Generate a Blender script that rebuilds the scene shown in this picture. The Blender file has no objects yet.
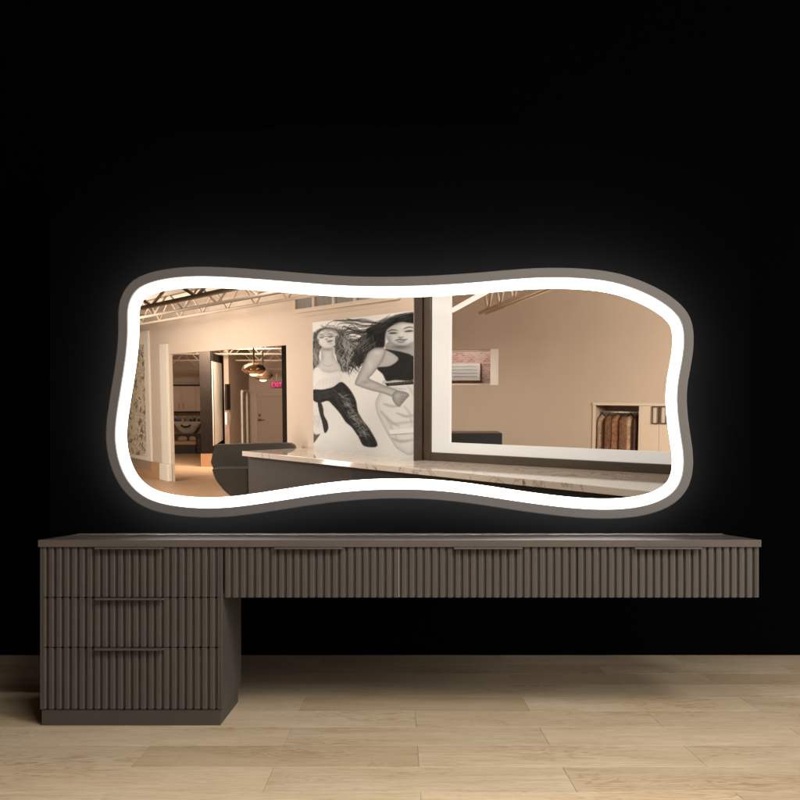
import bpy, bmesh, math, random
from mathutils import Vector
random.seed(7)
S = bpy.context.scene
C = S.collection

# ------------------------------------------------------------------ camera
F = 993.0                      # focal length in photo pixels (800 px wide frame)
HY, CX = 486.0, 400.0          # horizon row and centre column
EYE = Vector((0, -4.12, 0.998))
cd = bpy.data.cameras.new('camera'); cam = bpy.data.objects.new('camera', cd); C.objects.link(cam)
cam.location = EYE; cam.rotation_euler = (math.pi/2, 0, 0)
cd.sensor_width = 36; cd.lens = 36*F/800; cd.shift_y = (HY-400)/800
cd.clip_end = 200; cd.clip_start = 0.05
S.camera = cam
# ------------------------------------------------------------------ world: a dark studio
w = bpy.data.worlds.new('World'); S.world = w; w.use_nodes = True
w.node_tree.nodes['Background'].inputs[0].default_value = (0.0, 0.0, 0.0, 1)
w.node_tree.nodes['Background'].inputs[1].default_value = 0.0
S.view_settings.view_transform = 'Standard'; S.view_settings.look = 'None'
S.view_settings.exposure = 0.0; S.view_settings.gamma = 1.0
S.cycles.max_bounces = 8; S.cycles.glossy_bounces = 5; S.cycles.diffuse_bounces = 4

def area(name, loc, target, power, size, col=(1, 1, 1), sy=None, spread=180):
    l = bpy.data.lights.new(name, 'AREA'); l.energy = power; l.size = size; l.color = col
    l.spread = math.radians(spread)
    if sy: l.shape = 'RECTANGLE'; l.size_y = sy
    o = bpy.data.objects.new(name, l); C.objects.link(o); o.location = loc
    o.rotation_euler = (Vector(target)-Vector(loc)).to_track_quat('-Z', 'Y').to_euler()
    return o
area('key_softbox', (2.5, -3.1, 3.8), (0.1, -0.8, 0.1), 105, 1.1, (1, 0.93, 0.85))
area('side_softbox', (5.2, -2.3, 1.45), (0.0, 0.7, 0.0), 245, 2.3, (1, 0.94, 0.89))
area('overhead_softbox', (0.6, -2.6, 2.7), (0.2, -1.9, 0.0), 112, 1.6, (1, 0.93, 0.85))
# fill lights added to the salon, outside the part that the mirror shows
area('salon_fill', (-8.6, -13.2, 2.5), (-3.4, -16.5, 0.9), 500, 1.6, (1, 0.93, 0.86))
area('salon_fill', (-1.0, -7.2, 3.6), (-0.3, -11.0, 0.2), 200, 1.0, (1, 0.94, 0.87))
area('salon_fill', (6.6, -9.2, 2.4), (2.6, -15.5, 1.2), 470, 1.6, (1, 0.93, 0.85))
area('salon_up_fill', (-7.6, -11.5, -0.2), (-4.0, -15.5, 3.6), 130, 1.2, (1, 0.93, 0.86))  # added fill that brightens the ceiling and trusses from below
area('hall_fill', (-5.0, -23.0, 3.1), (-5.0, -27.5, -0.9), 900, 1.6, (1, 0.84, 0.70))  # added fill, hidden behind the header, to brighten the hall
area('brick_fill', (1.2, -18.7, 3.2), (1.5, -19.3, 1.8), 34, 0.6, (0.95, 0.98, 1))  # added fill, hidden above the window, to brighten the brick outside

# ------------------------------------------------------------------ mirror plane and the reflected eye
TH = math.radians(2.92)                        # the mirror hangs leaning slightly forward
MC = Vector((0, 0.405, 1.42))                  # point on the glass
MN = Vector((0, -math.cos(TH), -math.sin(TH))) # glass normal
MU = Vector((1, 0, 0)); MV = Vector((0, -math.sin(TH), math.cos(TH)))
def ray(px, py): return Vector((px-CX, F, HY-py)).normalized()
def to_mirror(px, py):
    d = ray(px, py); t = (MC-EYE).dot(MN)/d.dot(MN); p = EYE+d*t-MC
    return p.dot(MU), p.dot(MV)
VE = EYE-2*((EYE-MC).dot(MN))*MN               # eye as mirrored by the glass
def rdir(px, py):
    d = ray(px, py); return d-2*d.dot(MN)*MN
def at_w(px, py, W):                           # point seen in the mirror, W metres from the mirrored eye
    d = rdir(px, py); return VE+d*(W/-d.y)
def on_z(px, py, z):
    d = rdir(px, py); return VE+d*((z-VE.z)/d.z)

# ------------------------------------------------------------------ helpers
def tag(o, label=None, cat=None, group=None, kind=None):
    if label: o['label'] = label
    if cat: o['category'] = cat
    if group: o['group'] = group
    if kind: o['kind'] = kind
    return o
def empty(name, loc, label, cat, group=None):
    o = bpy.data.objects.new(name, None); C.objects.link(o); o.location = loc; o.empty_display_size = 0.1
    return tag(o, label, cat, group)
def link(name, bm, mat, parent=None, smooth=False):
    me = bpy.data.meshes.new(name)
    bmesh.ops.recalc_face_normals(bm, faces=bm.faces)
    bm.to_mesh(me); bm.free()
    for m in (mat if isinstance(mat, (list, tuple)) else [mat]): me.materials.append(m)
    if smooth:
        for p in me.polygons: p.use_smooth = True
    o = bpy.data.objects.new(name, me); C.objects.link(o)
    if parent:
        o.parent = parent
        o.matrix_parent_inverse = world_of(parent).inverted()
    return o
def world_of(o):
    from mathutils import Matrix
    m = Matrix.LocRotScale(o.location, o.rotation_euler, o.scale)
    return m if not o.parent else world_of(o.parent) @ o.matrix_parent_inverse @ m
def bx(bm, x0, x1, y0, y1, z0, z1, bev=0.0, seg=2, mi=0):
    t = bmesh.new()
    vs = [t.verts.new((x, y, z)) for x in (x0, x1) for y in (y0, y1) for z in (z0, z1)]
    for f in ((0, 1, 3, 2), (4, 6, 7, 5), (0, 4, 5, 1), (2, 3, 7, 6), (0, 2, 6, 4), (1, 5, 7, 3)):
        t.faces.new([vs[i] for i in f])
    if bev: bmesh.ops.bevel(t, geom=list(t.edges), offset=bev, segments=seg, affect='EDGES', profile=0.5)
    merge(bm, t, mi)
def merge(bm, t, mi=0):
    bmesh.ops.recalc_face_normals(t, faces=t.faces)
    mp = {v: bm.verts.new(v.co) for v in t.verts}
    for f in t.faces:
        n = bm.faces.new([mp[v] for v in f.verts]); n.material_index = mi; n.smooth = f.smooth
    t.free()
def box(name, x0, x1, y0, y1, z0, z1, mat, parent=None, bev=0.0):
    bm = bmesh.new(); bx(bm, x0, x1, y0, y1, z0, z1, bev); return link(name, bm, mat, parent)
def tube(bm, pts, r, n=8, r2=None, caps=True, smooth=True):
    t = bmesh.new(); rings = []
    pts = [Vector(p) for p in pts]
    for i, p in enumerate(pts):
        a = pts[max(i-1, 0)]; b = pts[min(i+1, len(pts)-1)]
        d = (b-a).normalized(); up = Vector((0, 0, 1)) if abs(d.z) < 0.95 else Vector((1, 0, 0))
        s = d.cross(up).normalized(); q = s.cross(d)
        rr = r if r2 is None else r+(r2-r)*i/(len(pts)-1)
        rings.append([t.verts.new(p+rr*(math.cos(k*2*math.pi/n)*s+math.sin(k*2*math.pi/n)*q)) for k in range(n)])
    for a, b in zip(rings, rings[1:]):
        for k in range(n):
            f = t.faces.new((a[k], a[(k+1) % n], b[(k+1) % n], b[k])); f.smooth = smooth
    if caps: t.faces.new(rings[0][::-1]); t.faces.new(rings[-1])
    merge(bm, t)
def lathe(bm, prof, c, n=20, sx=1, sy=1):
    t = bmesh.new(); rings = []
    for r, z in prof:
        rings.append([t.verts.new((c[0]+sx*r*math.cos(k*2*math.pi/n), c[1]+sy*r*math.sin(k*2*math.pi/n), c[2]+z)) for k in range(n)])
    for a, b in zip(rings, rings[1:]):
        for k in range(n):
            f = t.faces.new((a[k], a[(k+1) % n], b[(k+1) % n], b[k])); f.smooth = True
    t.faces.new(rings[0][::-1]); t.faces.new(rings[-1])
    merge(bm, t)

class Frame:                                   # a vertical plane in the salon: s along it, k towards the mirror
    def __init__(s, A, B):
        s.O = Vector((A.x, A.y, 0)); s.u = Vector((B.x-A.x, B.y-A.y, 0)).normalized()
        n = Vector((-s.u.y, s.u.x, 0))
        if n.dot(VE-s.O) < 0: n = -n
        s.n = n
    def pt(s, a, z, k=0.0): return s.O+s.u*a+s.n*k+Vector((0, 0, z))
    def px(s, px, py, k=0.0):
        d = rdir(px, py); o = s.O+s.n*k; t = (o-VE).dot(s.n)/d.dot(s.n); p = VE+d*t
        return (p-o).dot(s.u), p.z
    def bx(s, bm, a0, a1, z0, z1, k0, k1, bev=0.0, mi=0):
        t = bmesh.new()
        vs = [t.verts.new(s.pt(a, z, k)) for a in (a0, a1) for k in (k0, k1) for z in (z0, z1)]
        for f in ((0, 1, 3, 2), (4, 6, 7, 5), (0, 4, 5, 1), (2, 3, 7, 6), (0, 2, 6, 4), (1, 5, 7, 3)):
            t.faces.new([vs[i] for i in f])
        if bev: bmesh.ops.bevel(t, geom=list(t.edges), offset=bev, segments=2, affect='EDGES', profile=0.5)
        merge(bm, t, mi)
    def box(s, name, a0, a1, z0, z1, k0, k1, mat, parent=None, bev=0.0):
        bm = bmesh.new(); s.bx(bm, a0, a1, z0, z1, k0, k1, bev); return link(name, bm, mat, parent)
    def pbox(s, name, x0, y0, x1, y1, k0, k1, mat, parent=None, bev=0.0):   # photo box, at mid rows / columns
        a0 = s.px(x0, (y0+y1)/2, k1)[0]; a1 = s.px(x1, (y0+y1)/2, k1)[0]
        z1 = s.px((x0+x1)/2, y0, k1)[1]; z0 = s.px((x0+x1)/2, y1, k1)[1]
        return s.box(name, min(a0, a1), max(a0, a1), z0, z1, k0, k1, mat, parent, bev)
    def poly(s, name, pts, k, mat, parent=None, th=0.002):                  # a thin traced sheet on the plane
        bm = bmesh.new()
        q = [s.px(x, y, k) for x, y in pts]
        f = bm.faces.new([bm.verts.new(s.pt(a, z, k)) for a, z in q])
        r = bmesh.ops.extrude_face_region(bm, geom=[f])
        for v in r['geom']:
            if isinstance(v, bmesh.types.BMVert): v.co -= s.n*th
        bmesh.ops.triangulate(bm, faces=[g for g in bm.faces if len(g.verts) > 4])
        return link(name, bm, mat, parent)

def spline(P, sub=6, closed=True):
    out = []; n = len(P)
    for i in range(n if closed else n-1):
        g = (lambda j: P[j % n]) if closed else (lambda j: P[min(max(j, 0), n-1)])
        p0, p1, p2, p3 = g(i-1), g(i), g(i+1), g(i+2)
        for k in range(sub):
            t = k/sub
            out.append(tuple(0.5*(2*b+(c-a)*t+(2*a-5*b+4*c-d)*t*t+(3*b-a-3*c+d)*t**3) for a, b, c, d in zip(p0, p1, p2, p3)))
    if not closed: out.append(tuple(P[-1]))
    return out

# ------------------------------------------------------------------ materials
def mat(name, col, rough=0.5, metal=0.0, var=0.0, vscale=3.0, bump=0.0, bscale=60.0, spec=0.5, emit=None, estr=0.0, coat=0.0):
    m = bpy.data.materials.new(name); m.use_nodes = True; nt = m.node_tree; N = nt.nodes; L = nt.links
    b = N['Principled BSDF']
    b.inputs['Base Color'].default_value = (*col, 1); b.inputs['Roughness'].default_value = rough
    b.inputs['Metallic'].default_value = metal; b.inputs['Specular IOR Level'].default_value = spec
    b.inputs['Coat Weight'].default_value = coat
    if emit:
        b.inputs['Emission Color'].default_value = (*emit, 1); b.inputs['Emission Strength'].default_value = estr
    tc = N.new('ShaderNodeTexCoord')
    if var:
        n = N.new('ShaderNodeTexNoise'); n.inputs['Scale'].default_value = vscale; n.inputs['Detail'].default_value = 6
        L.new(tc.outputs['Object'], n.inputs['Vector'])
        r = N.new('ShaderNodeMapRange'); r.inputs[1].default_value = 0.25; r.inputs[2].default_value = 0.75
        r.inputs[3].default_value = 1-var; r.inputs[4].default_value = 1+var
        L.new(n.outputs['Fac'], r.inputs[0])
        mx = N.new('ShaderNodeVectorMath'); mx.operation = 'SCALE'; mx.inputs[0].default_value = col
        L.new(r.outputs[0], mx.inputs['Scale']); L.new(mx.outputs[0], b.inputs['Base Color'])
        rr = N.new('ShaderNodeMapRange'); rr.inputs[3].default_value = max(rough-0.06, 0); rr.inputs[4].default_value = rough+0.06
        L.new(n.outputs['Fac'], rr.inputs[0]); L.new(rr.outputs[0], b.inputs['Roughness'])
    if bump:
        n2 = N.new('ShaderNodeTexNoise'); n2.inputs['Scale'].default_value = bscale; n2.inputs['Detail'].default_value = 4
        L.new(tc.outputs['Object'], n2.inputs['Vector'])
        bp = N.new('ShaderNodeBump'); bp.inputs['Strength'].default_value = bump; bp.inputs['Distance'].default_value = 0.002
        L.new(n2.outputs['Fac'], bp.inputs['Height']); L.new(bp.outputs[0], b.inputs['Normal'])
    return m
def ramp(N, stops):
    r = N.new('ShaderNodeValToRGB'); e = r.color_ramp.elements
    while len(e) < len(stops): e.new(0.5)
    for i, (p, c) in enumerate(stops): e[i].position = p; e[i].color = (*c, 1)
    return r
def oak(name, tint=(1, 1, 1), axis=0, rough=0.42):
    m = bpy.data.materials.new(name); m.use_nodes = True; nt = m.node_tree; N = nt.nodes; L = nt.links
    b = N['Principled BSDF']
    tc = N.new('ShaderNodeTexCoord'); oi = N.new('ShaderNodeObjectInfo')
    off = N.new('ShaderNodeVectorMath'); off.operation = 'SCALE'; off.inputs[0].default_value = (37.0, 53.0, 11.0)
    L.new(oi.outputs['Random'], off.inputs['Scale'])
    ad = N.new('ShaderNodeVectorMath'); L.new(tc.outputs['Object'], ad.inputs[0]); L.new(off.outputs[0], ad.inputs[1])
    def noise(sc, scale, det=5, dist=0.0):
        mp = N.new('ShaderNodeMapping'); mp.inputs['Scale'].default_value = sc
        L.new(ad.outputs[0], mp.inputs['Vector'])
        n = N.new('ShaderNodeTexNoise'); n.inputs['Scale'].default_value = scale; n.inputs['Detail'].default_value = det
        n.inputs['Distortion'].default_value = dist
        L.new(mp.outputs[0], n.inputs['Vector']); return n
    # cathedral figure: contour lines of a stretched low noise
    fig = noise((1.5, 6.5, 1), 1.9, 2.5, 0.6)
    mu = N.new('ShaderNodeMath'); mu.operation = 'MULTIPLY'; mu.inputs[1].default_value = 70
    L.new(fig.outputs['Fac'], mu.inputs[0])
    sn = N.new('ShaderNodeMath'); sn.operation = 'SINE'; L.new(mu.outputs[0], sn.inputs[0])
    rg = ramp(N, [(0.0, (0.0,)*3), (0.55, (0.10,)*3), (1.0, (1.0,)*3)])
    mr = N.new('ShaderNodeMapRange'); mr.inputs[1].default_value = -1; L.new(sn.outputs[0], mr.inputs[0]); L.new(mr.outputs[0], rg.inputs[0])
    grain = noise((1.2, 42, 1), 4.0, 6.0, 0.2)
    fleck = noise((7, 110, 1), 3.0, 3.0)
    blotch = noise((1.0, 3.0, 1), 2.2, 4.0)
    base = ramp(N, [(0.30, (0.43*tint[0], 0.335*tint[1], 0.238*tint[2])), (0.52, (0.515*tint[0], 0.41*tint[1], 0.295*tint[2])), (0.75, (0.59*tint[0], 0.48*tint[1], 0.355*tint[2]))])
    L.new(grain.outputs['Fac'], base.inputs[0])
    def mul(a, fac, k):                         # darken a by k where fac
        x = N.new('ShaderNodeMix'); x.data_type = 'RGBA'; x.blend_type = 'MULTIPLY'
        L.new(fac, x.inputs[0]); L.new(a, x.inputs[6]); x.inputs[7].default_value = (*k, 1); return x.outputs[2]
    zone = ramp(N, [(0.50, (0,)*3), (0.64, (1,)*3)]); z2 = noise((0.8, 2.2, 1), 1.7, 2.0); L.new(z2.outputs['Fac'], zone.inputs[0])
    fz = N.new('ShaderNodeMath'); fz.operation = 'MULTIPLY'; L.new(rg.outputs[0], fz.inputs[0]); L.new(zone.outputs[0], fz.inputs[1])
    c = mul(base.outputs[0], fz.outputs[0], (0.76, 0.68, 0.59))
    fr = ramp(N, [(0.575, (0,)*3), (0.66, (1,)*3)]); L.new(fleck.outputs['Fac'], fr.inputs[0])
    c = mul(c, fr.outputs[0], (0.72, 0.65, 0.56))
    br = ramp(N, [(0.45, (0,)*3), (0.75, (1,)*3)]); L.new(blotch.outputs['Fac'], br.inputs[0])
    c = mul(c, br.outputs[0], (0.91, 0.87, 0.82))
    # plank to plank variation
    vr = N.new('ShaderNodeMapRange'); vr.inputs[3].default_value = 0.9; vr.inputs[4].default_value = 1.06; L.new(oi.outputs['Random'], vr.inputs[0])
    vs = N.new('ShaderNodeVectorMath'); vs.operation = 'SCALE'; L.new(c, vs.inputs[0]); L.new(vr.outputs[0], vs.inputs['Scale'])
    tn = ramp(N, [(0.0, (0.92, 0.87, 0.80)), (0.35, (1, 1, 1)), (0.7, (1.0, 0.97, 0.93)), (1.0, (1.0, 1.02, 1.05))]); L.new(oi.outputs['Random'], tn.inputs[0])
    vt = N.new('ShaderNodeVectorMath'); vt.operation = 'MULTIPLY'; L.new(vs.outputs[0], vt.inputs[0]); L.new(tn.outputs[0], vt.inputs[1])
    L.new(vt.outputs[0], b.inputs['Base Color'])
    rr = N.new('ShaderNodeMapRange'); rr.inputs[3].default_value = rough-0.08; rr.inputs[4].default_value = rough+0.14
    L.new(grain.outputs['Fac'], rr.inputs[0]); L.new(rr.outputs[0], b.inputs['Roughness'])
    b.inputs['Specular IOR Level'].default_value = 0.35
    bp = N.new('ShaderNodeBump'); bp.inputs['Strength'].default_value = 0.25; bp.inputs['Distance'].default_value = 0.0015
    L.new(grain.outputs['Fac'], bp.inputs['Height']); L.new(bp.outputs[0], b.inputs['Normal'])
    return m

M = {}
M['oak'] = oak('oak_plank', (1.0, 1.035, 1.02))
M['black'] = mat('black_paint', (0.0012, 0.0012, 0.0012), 0.9, spec=0.0)
M['board'] = mat('black_felt_board', (0.0007, 0.0007, 0.0007), 0.95, spec=0.0)
M['taupe'] = mat('taupe_laminate', (0.0455, 0.039, 0.0335), 0.56, var=0.05, vscale=9, bump=0.04, bscale=300, spec=0.4)
M['taupe_dark'] = mat('taupe_plinth', (0.043, 0.0365, 0.0315), 0.58, var=0.06, vscale=7, spec=0.35)
M['taupe_top'] = mat('taupe_counter', (0.072, 0.061, 0.053), 0.34, var=0.05, vscale=5, spec=0.45)
M['inside'] = mat('carcass_shadow_gap', (0.03, 0.025, 0.022), 0.8)
M['handle'] = mat('taupe_handle', (0.048, 0.041, 0.037), 0.5, var=0.04, spec=0.5)
M['strip_pale'] = mat('pale_lit_edge', (0.19, 0.17, 0.148), 0.4)  # paler taupe, a lit drawer edge put into the colour
M['silver'] = mat('mirror_silver', (0.93, 0.91, 0.88), 0.0, metal=1.0)
M['led'] = mat('led_diffuser', (0.8, 0.8, 0.8), 0.5, emit=(1, 0.975, 0.95), estr=5.0)
M['backled'] = mat('back_led', (0.8, 0.8, 0.8), 0.5, emit=(0.97, 1.0, 0.97), estr=230.0)
M['rim'] = mat('frosted_rim', (0.106, 0.099, 0.095), 0.6, var=0.03, vscale=4, spec=0.3)
M['housing'] = mat('mirror_housing', (0.02, 0.02, 0.02), 0.6)

# ------------------------------------------------------------------ platform floor of oak planks
PW, PL = 0.2915, 1.025
WALL_Y = 1.775
bm = bmesh.new(); bx(bm, -5.5, 5.5, -4.62, WALL_Y+0.2, -0.12, -0.019)
floor = tag(link('floor', bm, M['taupe_dark']), kind='structure')
bm = bmesh.new(); bx(bm, -PL/2+0.0005, PL/2-0.0005, -PW/2+0.0004, PW/2-0.0004, -0.018, 0.0, 0.0005, 1)
plank0 = link('plank', bm, M['oak'], floor); first = True
for r in range(21):
    yc = WALL_Y-PW*0.62-PW*r
    offx = 0.577 if r % 2 == 0 else 0.067
    for k in range(-5, 5):
        xc = offx+PL*(k+0.5)
        if abs(xc) > 4.9: continue
        if first: o = plank0; first = False
        else: o = plank0.copy(); C.objects.link(o)
        o.location = (xc, yc, 0)
# ------------------------------------------------------------------ back wall
tag(box('back_wall', -9, 9, WALL_Y, WALL_Y+0.2, -0.01, 5.0, M['black']), kind='structure')

# ------------------------------------------------------------------ vanity
van = empty('vanity', (0, 0.25, 0), 'long taupe fluted vanity with left drawer pedestal and floating drawer run', 'vanity')
def vx(px, Y=0.01): return (px-CX)/F*(Y-EYE.y)
def vz(py, Y=0.01): return EYE.z-(py-HY)/F*(Y-EYE.y)
TOPZ = vz(540, 0); TOPB = vz(547.0, 0)
XL, XR = vx(38, 0), vx(761.3, 0)
bm = bmesh.new(); bx(bm, XL, XR, 0.0, 0.498, TOPB, TOPZ, 0.0006, 2)
top = link('countertop', bm, M['taupe_top'], van)
box('back_lip', XL+0.004, XR-0.004, 0.484, 0.4975, TOPZ+0.0003, TOPZ+0.003, M['taupe_top'], top, 0.0004)
FY = 0.022                         # plane behind the fluted fronts
BL, BR = vx(39.8), vx(222.6)
RUNB = vz(597.6); BODB = vz(709.6); END = vx(759.0)
def carcass(name, x0, x1, z0, z1, t=0.018):
    bm = bmesh.new()
    bx(bm, x0+t, x1-t, FY+0.012, 0.49, z0+0.002, z1-0.001)
    return link(name, bm, M['inside'], van)
carcass('carcass', BL, BR, BODB, TOPB)
carcass('drawer_box', BR, END, RUNB+0.004, TOPB)
G = 0.0105                         # thickness of edge panels as seen from the front
box('side_panel', BL, BL+G, 0.012, 0.492, BODB, TOPB-0.0005, M['taupe'], van, 0.001)
box('side_panel', BR-G, BR, 0.012, 0.492, BODB, TOPB-0.0005, M['taupe'], van, 0.001)
box('end_panel', END-G, END, 0.012, 0.492, RUNB, TOPB-0.0005, M['taupe'], van, 0.001)
box('bottom_panel', BR+0.001, END-G-0.001, FY, 0.491, RUNB+0.001, RUNB+0.016, M['taupe'], van)
box('plinth', vx(41.6, .018), vx(220.4, .018), 0.018, 0.47, 0.0, BODB-0.0005, M['taupe_dark'], van, 0.001)
FP = 7.68/F*4.13; GX0 = vx(46.75)
def fdepth(x):
    t = ((x-GX0)/FP) % 1.0         # 0 = groove centre
    u = abs(t-0.5)*2
    if u > 0.78: return 0.0
    return 0.0105*(1-(u/0.78)**6)**0.5
def fluted(name, x0, x1, z0, z1, parent):
    bm = bmesh.new(); xs = set([x0, x1])
    k0 = math.floor((x0-GX0)/FP)-1; k1 = math.ceil((x1-GX0)/FP)+1
    for k in range(k0, k1):
        for t in (0.0, 0.10, 0.1101, 0.1115, 0.115, 0.122, 0.135, 0.16, 0.20, 0.27, 0.36, 0.5, 0.64, 0.73, 0.80, 0.84, 0.865, 0.878, 0.885, 0.8885, 0.8899, 0.90):
            x = GX0+(k+t)*FP
            if x0 < x < x1: xs.add(x)
    xs = sorted(xs); ed = 0.0016
    fr = [(x, FY-0.0005-fdepth(x)) for x in xs]
    lo = [bm.verts.new((x, yy, z0)) for x, yy in fr]; hi = [bm.verts.new((x, yy, z1)) for x, yy in fr]
    lb = [bm.verts.new((x, FY+0.010, z0)) for x in (x0, x1)]; hb = [bm.verts.new((x, FY+0.010, z1)) for x in (x0, x1)]
    for i in range(len(xs)-1): bm.faces.new((lo[i], lo[i+1], hi[i+1], hi[i]))
    bm.faces.new((lb[0], lo[0], hi[0], hb[0])); bm.faces.new((lb[1], hb[1], hi[-1], lo[-1])); bm.faces.new((lb[0], hb[0], hb[1], lb[1]))
    a = bm.faces.new(hi+[hb[1], hb[0]]); b = bm.faces.new(lo+[lb[1], lb[0]])
    bmesh.ops.triangulate(bm, faces=[a, b])
    return link(name, bm, M['taupe'], parent)
def handle(dr, x0, x1, zt):
    bm = bmesh.new()
    bx(bm, x0, x1, FY-0.042, FY-0.0002, zt-0.0075, zt, 0.0012, 2)
    link('handle', bm, M['handle'], dr)
gap = 0.0011
rows = [(547.0, 597.4), (597.4, 647.4), (647.4, 709.4)]
names = ['top drawer of the pedestal', 'middle drawer of the pedestal', 'bottom drawer of the pedestal']
for i, (a, b) in enumerate(rows):
    z1 = (TOPB-0.0008 if i == 0 else vz(a)-gap); z0 = vz(b)+gap
    d = fluted('drawer', BL+G+0.0008, BR-G-0.0008, z0, z1, van)
    handle(d, vx(95, -0.01), vx(163.2, -0.01), z1-0.0003)
edges = [(223.6, 398.0), (399.8, 577.2), (577.6, 756.2)]
hp = [(274.5, 343.0), (453.8, 522.5), (634.0, 702.0)]
for (a, b), (h0, h1) in zip(edges, hp):
    z1 = TOPB-0.0008; z0 = RUNB
    d = fluted('drawer', vx(a)+0.0006, vx(b)-0.0006, z0, z1, van)
    handle(d, vx(h0, -0.01), vx(h1, -0.01), z1-0.0003)
box('lit_edge_strip', vx(398.3), vx(399.35), 0.0135, FY+0.008, RUNB+0.001, TOPB-0.002, M['strip_pale'], van)  # pale strip painting the bright lit edge between two drawers

# ------------------------------------------------------------------ black backboard and wavy mirror
bb = box('backboard', -1.66, 1.66, 0.585, 0.63, 0.57, 2.7, M['board'])  # unseen board added to catch the halo and carry the mirror
box('light_stop', XL, XR, 0.4995, 0.5845, 0.575, 0.735, M['board'], bb)  # unseen filler added to stop back light leaking onto the floor
tag(bb, 'matt black backboard added behind the vanity to carry the mirror and catch its halo', 'backboard')

OUT = [(118.8, 310), (120.6, 301), (125, 289.6), (132.5, 281.3), (142.5, 275.6), (156.3, 271.3), (175, 268), (200, 266.8), (220, 267.6), (250, 269.4),
       (280, 271.6), (310, 274.4), (340, 276.5), (365, 277.4), (395, 277.5), (430, 276.5), (460, 274.7), (490, 272.2), (515, 269.8), (540, 268.2),
       (570, 268), (600, 270.4), (617, 273.6), (633, 278.4), (650, 285), (666, 293.8), (678, 302.8), (686, 311.5), (690.5, 321), (692.5, 331),
       (692.8, 343), (691.6, 356), (689.2, 369), (686.6, 381), (685.4, 393.5), (685.6, 406), (687, 422), (689.6, 437.5), (692, 452), (692.4, 465),
       (690.6, 479.5), (685.2, 492), (675.5, 502.6), (661, 510.6), (644, 515.5), (625, 518.2), (602, 519), (578, 517.9), (550, 515), (520, 511),
       (490, 506.3), (460, 501.6), (430, 498.9), (400, 498), (370, 498.7), (340, 501.2), (315, 504.3), (286, 508.9), (257, 513.5), (232, 516.7),
       (210, 517.9), (186, 516.8), (162, 513.4), (146, 508.2), (133.5, 500.3), (123.5, 490.3), (116, 478), (111, 465), (107.9, 451.5), (106.4, 437),
       (107.2, 423), (109.5, 406), (112.5, 387.5), (115.6, 369), (118, 351), (119.3, 336), (119.3, 322)]
uv = [to_mirror(x, y) for x, y in OUT]
for _ in range(1):
    n = len(uv); uv = [tuple(0.25*uv[i-1][j]+0.5*uv[i][j]+0.25*uv[(i+1) % n][j] for j in (0, 1)) for i in range(n)]
uv = spline(uv, 5)
if sum(a[0]*b[1]-b[0]*a[1] for a, b in zip(uv, uv[1:]+uv[:1])) < 0: uv = uv[::-1]      # counter-clockwise
def inset(P, d):
    n = len(P); out = []
    for i in range(n):
        ax, ay = P[i-3]; b_x, b_y = P[(i+3) % n]; tx, ty = b_x-ax, b_y-ay; l = math.hypot(tx, ty)
        out.append((P[i][0]-ty/l*d, P[i][1]+tx/l*d))
    return out
def mp(u, v, w): return MC+MU*u+MV*v+MN*w
mir = empty('mirror', MC+MV*-0.58, 'wide wavy frameless mirror with glowing white light band and frosted grey rim', 'mirror')
def ring(name, P, Q, w0, w1, mat_, parent, bev=False):
    bm = bmesh.new(); n = len(P)
    loops = [(P, w0), (P, w1), (Q, w1), (Q, w0)]
    if bev:
        e = 0.004; P2 = inset(P, e); Q2 = inset(Q, -0.0015)
        loops = [(P, w0), (P, w1-e), (inset(P, e*0.3), w1-e*0.3), (P2, w1), (Q2, w1), (Q, w1-0.0015), (Q, w0)]
    V = [[bm.verts.new(mp(u, v, w_)) for u, v in L_] for L_, w_ in loops]
    for a, b in zip(V, V[1:]+V[:1]):
        for i in range(n): bm.faces.new((a[i], a[(i+1) % n], b[(i+1) % n], b[i]))
    return link(name, bm, mat_, parent)
def plate(name, P, w0, w1, mat_, parent):
    bm = bmesh.new(); n = len(P)
    a = [bm.verts.new(mp(u, v, w0)) for u, v in P]; b = [bm.verts.new(mp(u, v, w1)) for u, v in P]
    bm.faces.new(a); bm.faces.new(b)
    for i in range(n): bm.faces.new((a[i], a[(i+1) % n], b[(i+1) % n], b[i]))
    return link(name, bm, mat_, parent)
PXM = 4.525/F
WR = 0.022
i1 = inset(uv, 9.3*PXM); i2 = inset(uv, 19.9*PXM)
ring('rim', uv, i1, -0.022, WR, M['rim'], mir, True)
ring('light_strip', inset(i1, 0.0005), i2, -0.012, 0.001, M['led'], mir)
plate('mirror_glass', inset(i2, 0.0003), -0.008, 0.0, M['silver'], mir)
hs = plate('housing', inset(uv, 0.005), -0.034, -0.0235, M['housing'], mir)
ring('back_light', inset(uv, 0.012), inset(uv, 0.045), -0.040, -0.0345, M['backled'], mir)
for sx in (-0.8, 0.8):
    bm = bmesh.new(); bx(bm, sx-0.06, sx+0.06, MC.y+0.036, 0.5845, 1.36, 1.44); link('wall_bracket', bm, M['housing'], mir)

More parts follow.
